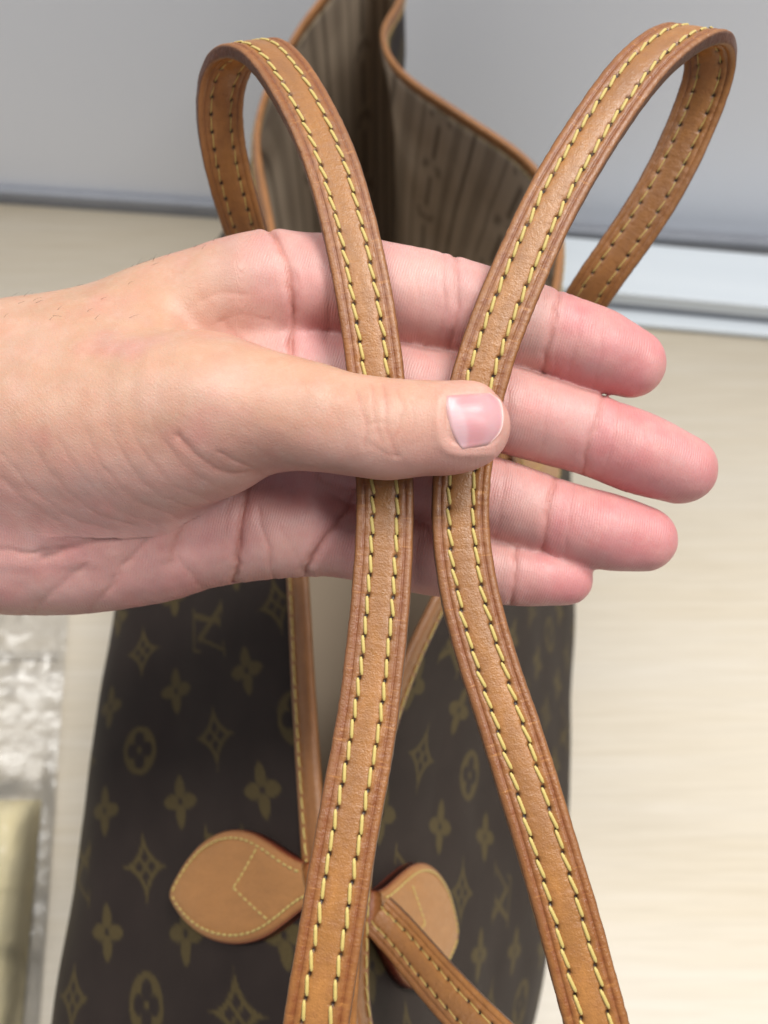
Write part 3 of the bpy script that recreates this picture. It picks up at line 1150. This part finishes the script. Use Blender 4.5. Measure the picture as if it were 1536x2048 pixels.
FING = {
    'index': [(470, 592, .1905, 100), (560, 578, .1890, 106), (700, 577, .1880, 101), (860, 602, .1866, 96), (940, 620, .1862, 93), (1010, 640, .1858, 90), (1105, 667, .1857, 82), (1185, 697, .1850, 81), (1262, 728, .1850, 68)],
    'middle': [(480, 745, .1920, 96), (600, 745, .1910, 94), (740, 768, .1895, 92), (860, 788, .1880, 89), (940, 804, .1874, 88), (1020, 822, .1866, 86), (1180, 870, .1861, 81), (1275, 906, .1852, 81), (1360, 938, .1852, 71)],
    'ring': [(500, 900, .1920, 92), (640, 908, .1912, 88), (760, 934, .1900, 86), (860, 960, .1892, 84), (985, 996, .1880, 81), (1100, 1032, .1875, 77), (1200, 1060, .1866, 77), (1287, 1078, .1866, 66)],
    'pinky': [(470, 1052, .1912, 98), (570, 1060, .1908, 88), (700, 1080, .1905, 78), (840, 1113, .1896, 75), (960, 1137, .1890, 67), (1050, 1151, .1885, 62), (1133, 1159, .1884, 52)],
}
PALM = [
    [(-1400, 930, .204, 190), (-700, 880, .200, 172), (-300, 810, .197, 158), (-60, 768, .1945, 148), (200, 722, .1925, 146), (340, 655, .1915, 130), (440, 610, .1908, 115), (540, 578, .190, 102)],
    [(-1400, 980, .204, 195), (-700, 960, .200, 175), (-60, 905, .198, 160), (300, 880, .197, 145), (560, 760, .1935, 98)],
    [(-1400, 1020, .204, 190), (-700, 1035, .200, 170), (-300, 1065, .197, 158), (-60, 1082, .1945, 144), (130, 1090, .1935, 140), (300, 1080, .1925, 128), (460, 1055, .1915, 106), (590, 1048, .1908, 88)],
    [(300, 930, .196, 120), (460, 900, .1945, 105), (600, 905, .193, 90)],
]
THUMB_A = [(-120, 850, .190, 165), (40, 850, .1840, 172), (200, 846, .1775, 168), (400, 812, .1690, 146), (520, 823, .1645, 120), (620, 832, .1620, 107)]
THENAR = [(120, 905, .1825, 145), (290, 905, .1755, 136), (420, 888, .1705, 108)]
THUMB_B = [(400, 812, .1690, 146), (520, 823, .1645, 120), (620, 834, .1620, 106), (700, 848, .1608, 103), (770, 858, .1602, 102), (850, 857, .1600, 95), (900, 857, .1600, 94), (930, 852, .1601, 90)]

fld = None
for ch in PALM:
    f = chain_field(chain(ch))
    fld = f if fld is None else smin(fld, f, np.float32(.010))
fing = None
for nm, ch in FING.items():
    f = chain_field(chain(ch), .94)
    fing = f if fing is None else smin(fing, f, np.float32(.0012))
palmf = fld.copy()
fld = smin(fld, fing, np.float32(.005))
del fing
th = smin(chain_field(chain(THUMB_A)), chain_field(chain(THENAR)), np.float32(.009))
# thumb melts into the hand only near its root
pxg = 768 + FPX * GX[:, None, None] / (-GZ[None, None, :])
kk = np.clip((500 - pxg) / 170, 0, 1)
kk = (.0016 + .0135 * kk * kk).astype(np.float32)
fld = smin(fld, th, kk)
del th
tb = chain_field(chain(THUMB_B), .90)
fld = smin(fld, tb, np.float32(.0014))
del tb
grid = openvdb.FloatGrid(FAR)
grid.copyFromArray(np.ascontiguousarray(fld), tolerance=0.0)
pts_, quads_ = grid.convertToQuads(0.0)
HV = np.asarray(pts_, np.float64) * VOX + LO
HF = np.asarray(quads_, np.int64)
del fld, palmf
print('HAND', len(HV), len(HF))


def vnormals(V, Fq):
    n = np.cross(V[Fq[:, 2]] - V[Fq[:, 0]], V[Fq[:, 3]] - V[Fq[:, 1]])
    N = np.zeros_like(V)
    for k in range(4):
        for c in range(3):
            N[:, c] += np.bincount(Fq[:, k], n[:, c], len(V))
    return nrm(N)


def relax(V, Fq, it, lam=.5):
    E = np.concatenate([Fq[:, [0, 1]], Fq[:, [1, 2]], Fq[:, [2, 3]], Fq[:, [3, 0]]])
    deg = np.bincount(E[:, 0], minlength=len(V)) + np.bincount(E[:, 1], minlength=len(V))
    for _ in range(it):
        A = np.zeros_like(V)
        for c in range(3):
            A[:, c] = np.bincount(E[:, 0], V[E[:, 1], c], len(V)) + np.bincount(E[:, 1], V[E[:, 0], c], len(V))
        V = V + lam * (A / np.maximum(deg, 1)[:, None] - V)
    return V


HV = relax(HV, HF, 6)


def subdivide(V, Fq):
    n = len(V)
    E = np.concatenate([Fq[:, [0, 1]], Fq[:, [1, 2]], Fq[:, [2, 3]], Fq[:, [3, 0]]])
    Es = np.sort(E, 1)
    key = Es[:, 0] * n + Es[:, 1]
    uk, inv = np.unique(key, return_inverse=True)
    mid = (V[uk // n] + V[uk % n]) / 2
    fc = V[Fq].mean(1)
    m = len(Fq)
    e = [n + inv[k * m:(k + 1) * m] for k in range(4)]
    c = n + len(uk) + np.arange(m)
    F2 = np.concatenate([np.stack([Fq[:, 0], e[0], c, e[3]], 1), np.stack([Fq[:, 1], e[1], c, e[0]], 1),
                         np.stack([Fq[:, 2], e[2], c, e[1]], 1), np.stack([Fq[:, 3], e[3], c, e[2]], 1)])
    return np.concatenate([V, mid, fc]), F2


HV, HF = subdivide(HV, HF)
HV = relax(HV, HF, 4)
HN = vnormals(HV, HF)
# outward?
if (HN * (HV - HV.mean(0))).sum() < 0:
    HF = HF[:, ::-1]
    HN = -HN
d_ = -HV[:, 2]
hpx = 768 + FPX * HV[:, 0] / d_
hpy = 1024 - FPX * HV[:, 1] / d_
# which member is nearest, for creases and colour
v32 = HV.astype(np.float32)
dist = {k: chain_dist(v32, chain(ch), .94) for k, ch in FING.items()}
dist['thumb'] = np.minimum(chain_dist(v32, chain(THUMB_B), .9), np.minimum(chain_dist(v32, chain(THUMB_A)), chain_dist(v32, chain(THENAR))))
dist['palm'] = np.minimum.reduce([chain_dist(v32, chain(ch)) for ch in PALM])
names = list(dist)
who = np.argmin(np.stack([dist[k] for k in names]), 0)
is_thumb = (who == names.index('thumb'))
tb_ = chain_dist(v32, chain(THUMB_B), .9)
front = HN[:, 2] > .05


def polyd(poly):
    poly = np.array(poly, float)
    out_ = np.full(len(hpx), 1e9)
    lo_, hi_ = poly.min(0) - 90, poly.max(0) + 90
    ii = np.where((hpx > lo_[0]) & (hpx < hi_[0]) & (hpy > lo_[1]) & (hpy < hi_[1]))[0]
    x_, y_ = hpx[ii], hpy[ii]
    best = np.full(len(ii), 1e9)
    for a, b in zip(poly[:-1], poly[1:]):
        ba = b - a
        tt = np.clip(((x_ - a[0]) * ba[0] + (y_ - a[1]) * ba[1]) / (ba @ ba), 0, 1)
        best = np.minimum(best, np.hypot(x_ - a[0] - tt * ba[0], y_ - a[1] - tt * ba[1]))
    out_[ii] = best
    return out_


def curve2(p):
    return catmull(np.array(p, float), 5)


# creases: member, pixel course, half width px, depth mm, redness
CREASE = [
    ('body', [(540, 455), (556, 490), (572, 530), (582, 580), (584, 640), (580, 740)], 4.5, 1.0, .9),
    ('body', [(505, 930), (494, 990), (482, 1060), (478, 1110), (467, 1175)], 4.5, 1.1, 1.0),
    ('body', [(708, 985), (688, 1025), (650, 1075), (630, 1105), (612, 1148)], 4, .8, .8),
    ('body', [(480, 690), (466, 668), (445, 645)], 9, .25, .25),
    ('body', [(548, 1170), (540, 1110), (528, 1060), (524, 1020)], 3.5, .28, .3),
    ('body', [(410, 1190), (385, 1150), (360, 1110), (372, 1050)], 5, .25, .2),
    ('body', [(345, 1120), (365, 1070), (400, 1020)], 6, .45, .5),
    ('body', [(90, 1120), (160, 1090), (250, 1070), (330, 1050)], 8, .5, .35),
    ('body', [(180, 1225), (215, 1180), (250, 1130), (290, 1090)], 7, .28, .2),
    ('body', [(60, 1235), (110, 1180), (170, 1130)], 7, .22, .15),
    ('body', [(0, 1100), (60, 1110), (120, 1100)], 7, .3, .2),
    ('body', [(640, 955), (680, 980), (715, 988)], 6, .5, .5),
    ('body', [(400, 600), (440, 585), (500, 590)], 5, .10, .05),
    ('body', [(430, 650), (480, 630), (540, 640)], 4, .10, .1),
    ('body', [(640, 540), (660, 600), (655, 680)], 4, .14, .15),
    ('body', [(610, 1150), (590, 1100), (560, 1060)], 4, .12, .1),
    ('index', [(1120, 565), (1104, 660), (1080, 765)], 3.8, .48, .55),
    ('index', [(1140, 580), (1122, 660), (1105, 770)], 2.6, .10, .1),
    ('index', [(1165, 600), (1150, 690), (1135, 770)], 2.6, .14, .12),
    ('index', [(1205, 640), (1198, 700), (1186, 790)], 2.6, .10, .08),
    ('index', [(908, 500), (914, 600), (898, 712)], 4, .42, .45),
    ('index', [(884, 500), (887, 600), (876, 712)], 3, .16, .15),
    ('index', [(835, 480), (838, 590), (830, 705)], 3, .08, .08),
    ('middle', [(1210, 775), (1192, 850), (1178, 890), (1158, 975)], 3.8, .48, .6),
    ('middle', [(1240, 800), (1226, 870), (1200, 970)], 2.6, .10, .08),
    ('middle', [(1020, 720), (1015, 820), (1000, 915)], 4, .2, .15),
    ('middle', [(1100, 750), (1090, 850), (1070, 940)], 3, .08, .05),
    ('ring', [(1112, 948), (1098, 1020), (1080, 1120)], 3.8, .48, .6),
    ('ring', [(1150, 960), (1138, 1040), (1124, 1130)], 2.6, .10, .08),
    ('ring', [(1010, 910), (1006, 990), (990, 1080)], 3, .10, .08),
    ('pinky', [(1034, 1070), (1030, 1140), (1020, 1218)], 3.6, .34, .45),
    ('thumb', [(355, 872), (395, 912), (440, 940), (475, 950), (520, 944)], 4, .26, .4),
    ('thumb', [(440, 905), (470, 925), (505, 938)], 3.2, .15, .15),
    ('thumb', [(300, 830), (335, 890), (385, 945), (455, 982)], 3.0, .07, .15),
    ('thumb', [(262, 845), (290, 905), (345, 968), (430, 1006)], 3.0, .07, .12),
    ('thumb', [(220, 850), (255, 920), (310, 985), (400, 1025)], 3.0, .07, .12),
    ('thumb', [(170, 860), (205, 930), (270, 1000), (360, 1040)], 3.0, .07, .10),
    ('thumb', [(110, 870), (160, 945), (220, 1010), (310, 1050)], 3.0, .07, .10),
    ('thumb', [(55, 880), (105, 950), (180, 1020), (270, 1055)], 3.0, .07, .10),
    ('thumb', [(0, 905), (60, 975), (140, 1035), (220, 1062)], 3.0, .07, .10),
    ('thumb', [(0, 960), (60, 1010), (120, 1045)], 3.0, .07, .10),
    ('thumb', [(714, 782), (724, 815), (732, 850), (733, 890)], 2.8, .12, .45),
    ('thumb', [(742, 770), (750, 805), (748, 835), (757, 862), (768, 885)], 2.6, .09, .40),
    ('thumb', [(766, 772), (772, 815), (773, 850), (782, 880), (794, 915)], 3.0, .14, .50),
    ('thumb', [(793, 782), (806, 820), (800, 850), (788, 880)], 2.6, .07, .3),
    ('thumb', [(735, 850), (758, 842), (790, 850)], 2.4, .08, .2),
    ('thumb', [(738, 880), (765, 905), (800, 915)], 2.4, .08, .2),
    ('thumb', [(822, 805), (828, 840), (818, 872)], 2.4, .06, .1),
]
wobx, woby = vnoise(HV, 420, 41) * 3.2 + vnoise(HV, 160, 43) * 4, vnoise(HV, 420, 42) * 3.2 + vnoise(HV, 160, 44) * 4
hpx0, hpy0 = hpx, hpy
hpx, hpy = hpx + wobx, hpy + woby
depthvar = .75 + .45 * vnoise(HV, 260, 45)
disp = np.zeros(len(HV))
red = np.zeros(len(HV))
for mem, poly, wd_, dep, rd_ in CREASE:
    if mem == 'body':
        sel = ~is_thumb
    elif mem == 'thumb':
        sel = is_thumb
    else:
        sel = (who == names.index(mem)) | (who == names.index('palm'))
    dd = polyd(curve2(poly))
    g = (np.exp(-(dd / wd_) ** 2) * .90 + .50 * np.exp(-(dd / (wd_ * 3.6)) ** 2) - .25 * np.exp(-((dd - wd_ * 4) / (wd_ * 2)) ** 2)) * depthvar
    fall = np.where(sel & front, 1, 0)
    disp -= g * dep / 1000 * fall
    red = np.maximum(red, np.exp(-(dd / (wd_ * 1.3)) ** 2) * rd_ * fall)
hpx, hpy = hpx0, hpy0
# small bulges of flesh
BULGE = [('body', 640, 600, 55, .9), ('body', 545, 1080, 60, .8), ('thumb', 420, 800, 90, .8), ('body', 500, 530, 45, .8), ('body', 640, 1010, 45, .6), ('thumb', 640, 840, 60, -.5),
         ('index', 1215, 705, 55, .9), ('middle', 1310, 915, 58, .9), ('ring', 1230, 1065, 52, .8), ('pinky', 1095, 1155, 42, .6), ('index', 1030, 640, 45, .6), ('middle', 1090, 845, 50, .6), ('ring', 1030, 1010, 45, .5)]
for mem, x, y, r, a_ in BULGE:
    sel = is_thumb if mem == 'thumb' else ~is_thumb
    disp += np.where(sel & front, np.exp(-((hpx - x) ** 2 + (hpy - y) ** 2) / r ** 2) * a_ / 1000, 0)
disp += vnoise(HV, 130, 21) * .00022 + vnoise(HV, 330, 22) * .00006
# nail bed: a shallow step round the plate
nx_, ny_ = (hpx - 948) / 60, (hpy - 840) / 58
rn = (np.abs(nx_) ** 3.2 + np.abs(ny_) ** 3.2) ** (1 / 3.2)
nailz = np.where((tb_ < .003) & front, 1, 0)
disp += nailz * (-.00020 * np.exp(-((rn - 1.0) / .12) ** 2) + .00018 * np.exp(-((rn - 1.22) / .14) ** 2) * (nx_ < .7) - .0006 * np.clip((1.0 - rn) / .12, 0, 1))
HV = HV + HN * disp[:, None]
HN = vnormals(HV, HF)

# skin colour: tan on the back of the thumb, pink palm, redder finger ends
palmc = np.array([0.605, 0.322, 0.288])
tanc = np.array([0.53, 0.315, 0.203])
redc = np.array([0.575, 0.225, 0.225])
palec = np.array([0.68, 0.44, 0.37])
creasec = np.array([0.46, 0.165, 0.120])
C = np.repeat(palmc[None], len(HV), 0)


def blend(c, target, f):
    return c + (target - c) * np.clip(f, 0, 1)[:, None]


def gs(x, y, rx, ry=None, m=None):
    g = np.exp(-((hpx - x) / rx) ** 2 - ((hpy - y) / (ry or rx)) ** 2)
    return g if m is None else g * m


body = ~is_thumb
tanf = np.where(is_thumb, 1 / (1 + np.exp((hpy - 930 + .05 * hpx) / 55)), 0) * .95
tanf = np.maximum(tanf, np.where(body, 1 / (1 + np.exp((hpx - 470) / 45)) / (1 + np.exp((hpy - 800) / 40)), 0))
tanf = np.where(HN[:, 2] < -.1, .9, tanf)
C = blend(C, tanc, tanf)
for nm_, (x0, x1) in {'index': (1085, 1125), 'middle': (1165, 1205), 'ring': (1080, 1120), 'pinky': (1010, 1070)}.items():
    m_ = (who == names.index(nm_)).astype(float)
    xx = hpx + .25 * (hpy - 800)
    C = blend(C, redc, (1 + .5 * vnoise(HV, 150, 33)) * m_ * np.clip((hpx + .2 * (hpy - {'index': 660, 'middle': 870, 'ring': 1035, 'pinky': 1145}[nm_]) - x0) / (x1 - x0), 0, 1) * .66)
for x, y, r, a_ in ((1280, 740, 45, .55), (1385, 950, 45, .55), (1300, 1085, 45, .5), (1145, 1165, 35, .4), (1170, 890, 40, .25), (1200, 1000, 30, .2)):
    C = blend(C, redc, gs(x, y, r, m=body) * a_)
C = blend(C, redc, gs(640, 670, 70, 60, body) * .45 + gs(600, 970, 90, 50, body) * .55 + gs(300, 1150, 150, 50, body) * .18 + gs(650, 1050, 60, 50, body) * .3)
C = blend(C, palec, gs(560, 1080, 50, 60, body) * .4 + gs(850, 560, 60, 60, body) * .4 + gs(1050, 660, 30, 80, body) * .5 + gs(520, 560, 50, 60, body) * .4 + gs(900, 1150, 60, 40, body) * .3)
C = blend(C, palec, gs(430, 800, 70, 50, is_thumb) * .35 + gs(250, 980, 130, 50, is_thumb) * .35)
C = blend(C, np.array([0.64, .34, .29]), np.where(is_thumb, 1 / (1 + np.exp(-(hpx - 890) / 30)), 0) * .55)
C = blend(C, redc, gs(420, 640, 50, 40) * .12)
patch = vnoise(HV, 95, 51) * .6 + vnoise(HV, 210, 52) * .4
C = blend(C, redc, np.clip(patch - .05, 0, 1) * .55)
C = blend(C, palec, np.clip(-patch - .05, 0, 1) * .45)
C = blend(C, creasec, red * .58)
C = C * (1 + .04 * vnoise(HV, 220, 31)[:, None] + .03 * vnoise(HV, 90, 32)[:, None])
# coordinate across / along the fine lines of the skin, for the bump
mmx, mmy = HV[:, 0] * 1000, HV[:, 1] * -1000
sT = 1 / (1 + np.exp(-(hpx - 600) / 70))
phiT = sT * mmx + (1 - sT) * (.68 * mmx - .73 * mmy)
psiT = sT * mmy + (1 - sT) * (.73 * mmx + .68 * mmy)
phiB = .96 * mmx + .25 * mmy
psiB = -.25 * mmx + .96 * mmy
useT = np.where(is_thumb, 1.0, 1 / (1 + np.exp((hpx - 440) / 12)) / (1 + np.exp((hpy - 980) / 12)))
skc = np.stack([phiB + (phiT - phiB) * useT, psiB + (psiT - psiB) * useT, HV[:, 2] * 300], 1)
WH = CAM + HV[:, 0:1] * RGT + HV[:, 1:2] * UPV + HV[:, 2:3] * -FWD
H0 = P(60, 900, .2)
me = mesh('hand', WH - H0, HF)
cattr(me, 'skin', np.clip(C, 0, 1))
vattr(me, 'skinco', skc)
fattr(me, 'palmar', (1 - useT) * (HN[:, 2] > 0))
hand = obj('hand', me, M_skin, label='left hand reaching in from the left, thumb pinching both handle straps against open fingers', cat='hand')
hand.location = H0

# thumb nail plate, laid on the thumb
bvh = BVHTree.FromPolygons([Vector(v) for v in WH], HF.tolist())
na, nb = 34, 30
lf = catmull(np.array([(892, 789), (891, 815), (897, 850), (909, 880), (925, 901)], float), 20)
rt = catmull(np.array([(976, 784), (999, 803), (1006, 832), (1000, 862), (972, 893)], float), 20)
NV_ = np.zeros((na, nb, 3))
NC = np.zeros((na, nb, 3))
for j in range(nb):
    b_ = j / (nb - 1)
    l_ = lf[int(b_ * (len(lf) - 1))]
    r_ = rt[int(b_ * (len(rt) - 1))]
    for i in range(na):
        a_ = i / (na - 1)
        pxy = l_ * (1 - a_) + r_ * a_
        dr = nrm(P(pxy[0], pxy[1], 1.0) - CAM)
        hit, nor, _, _ = bvh.ray_cast(Vector(CAM), Vector(dr))
        hit = np.array(hit) if hit else P(pxy[0], pxy[1], .152)
        NV_[i, j] = hit
        lun = 1 / (1 + math.exp((math.hypot((a_ + .08) / .40, (b_ - .56) / .52) - 1) * 22))
        tipw = 1 / (1 + math.exp(-(a_ - .97) * 140))
        c_ = np.array([0.59, 0.275, 0.285])
        c_ = c_ * (1 - .10 * math.exp(-((b_ - .1) / .2) ** 2)) + np.array([.0, .05, .05]) * math.exp(-((a_ - .8) / .15) ** 2)
        c_ = c_ + (np.array([0.61, 0.37, 0.385]) - c_) * lun
        c_ = c_ + (np.array([0.70, 0.48, 0.43]) - c_) * tipw
        ef = max(math.exp(-(a_ / .05) ** 2), math.exp(-(b_ / .06) ** 2), math.exp(-((1 - b_) / .06) ** 2)) * .7
        NC[i, j] = c_ + (np.array([.55, .32, .26]) - c_) * ef
for _ in range(10):
    sm_ = NV_.copy()
    sm_[1:-1, 1:-1] = (NV_[:-2, 1:-1] + NV_[2:, 1:-1] + NV_[1:-1, :-2] + NV_[1:-1, 2:]) / 4
    NV_ = sm_
nn_ = nrm(np.cross(np.gradient(NV_, axis=0), np.gradient(NV_, axis=1)))
nn_ *= np.sign((nn_ * (CAM - NV_)).sum(-1).mean())
aa, bb = np.meshgrid(np.linspace(0, 1, na), np.linspace(0, 1, nb), indexing='ij')
lift = .00042 * np.clip(aa / .05, 0, 1) ** .7 * np.clip(np.minimum(bb, 1 - bb) / .07, 0, 1) ** .6 - .00015
topv = NV_ + nn_ * lift[..., None]
botv = NV_ - nn_ * .0006
V = np.concatenate([topv.reshape(-1, 3), botv.reshape(-1, 3)])
f = gridfaces(na, nb)
idx = np.arange(na * nb).reshape(na, nb)
fs = [f, f[:, ::-1] + na * nb]
for line in (idx[:, 0], idx[:, -1], idx[0], idx[-1]):
    fs.append(np.stack([line[:-1], line[1:], line[1:] + na * nb, line[:-1] + na * nb], 1))
o = obj('thumbnail', mesh('thumbnail', V - H0, np.concatenate(fs)), M_nail, parent=hand, label='short pink thumbnail with pale half moon')
cattr(o.data, 'skin', np.concatenate([NC.reshape(-1, 3)] * 2))
vattr(o.data, 'strapco', np.tile(np.stack([aa.ravel() * .012, bb.ravel() * .012, aa.ravel() * 0], 1), (2, 1)))

# fine dark hairs along the upper side of the wrist
hv, hf, kk_ = [], [], 0
upper = np.where((HN[:, 1] > .55) & (HN[:, 2] > -.5) & (hpx > 5) & (hpx < 430) & (hpy < 640))[0]
HNW = HN[:, 0:1] * RGT + HN[:, 1:2] * UPV + HN[:, 2:3] * -FWD
for i in rng.choice(upper, 45):
    p0, n0 = WH[i], HNW[i]
    dirv = nrm(n0 * .55 + camdir(np.array([.75 + rng.normal() * .25, rng.normal() * .2, rng.normal() * .3])))
    bend = camdir(np.array([.3, -.25, rng.normal() * .2]))
    ln = rng.uniform(.0012, .0028)
    cs = np.array([p0 + dirv * ln * s_ + bend * ln * s_ * s_ * .6 for s_ in np.linspace(-.05, 1, 6)])
    r_ = np.linspace(.000035, .000012, 6)
    e1 = nrm(np.cross(dirv, FWD))
    e2 = nrm(np.cross(dirv, e1))
    ringv = np.concatenate([(cs[:, None] + r_[:, None, None] * (math.cos(a_) * e1 + math.sin(a_) * e2)[None, None]) for a_ in (0, 2.09, 4.19)], 1)
    hv.append(ringv.reshape(-1, 3))
    hf.append(gridfaces(6, 3, closed_v=True) + kk_)
    kk_ += 18
obj('wrist_hair', mesh('wrist_hair', np.concatenate(hv) - H0, np.concatenate(hf)), M_hair, parent=hand, kind='stuff')
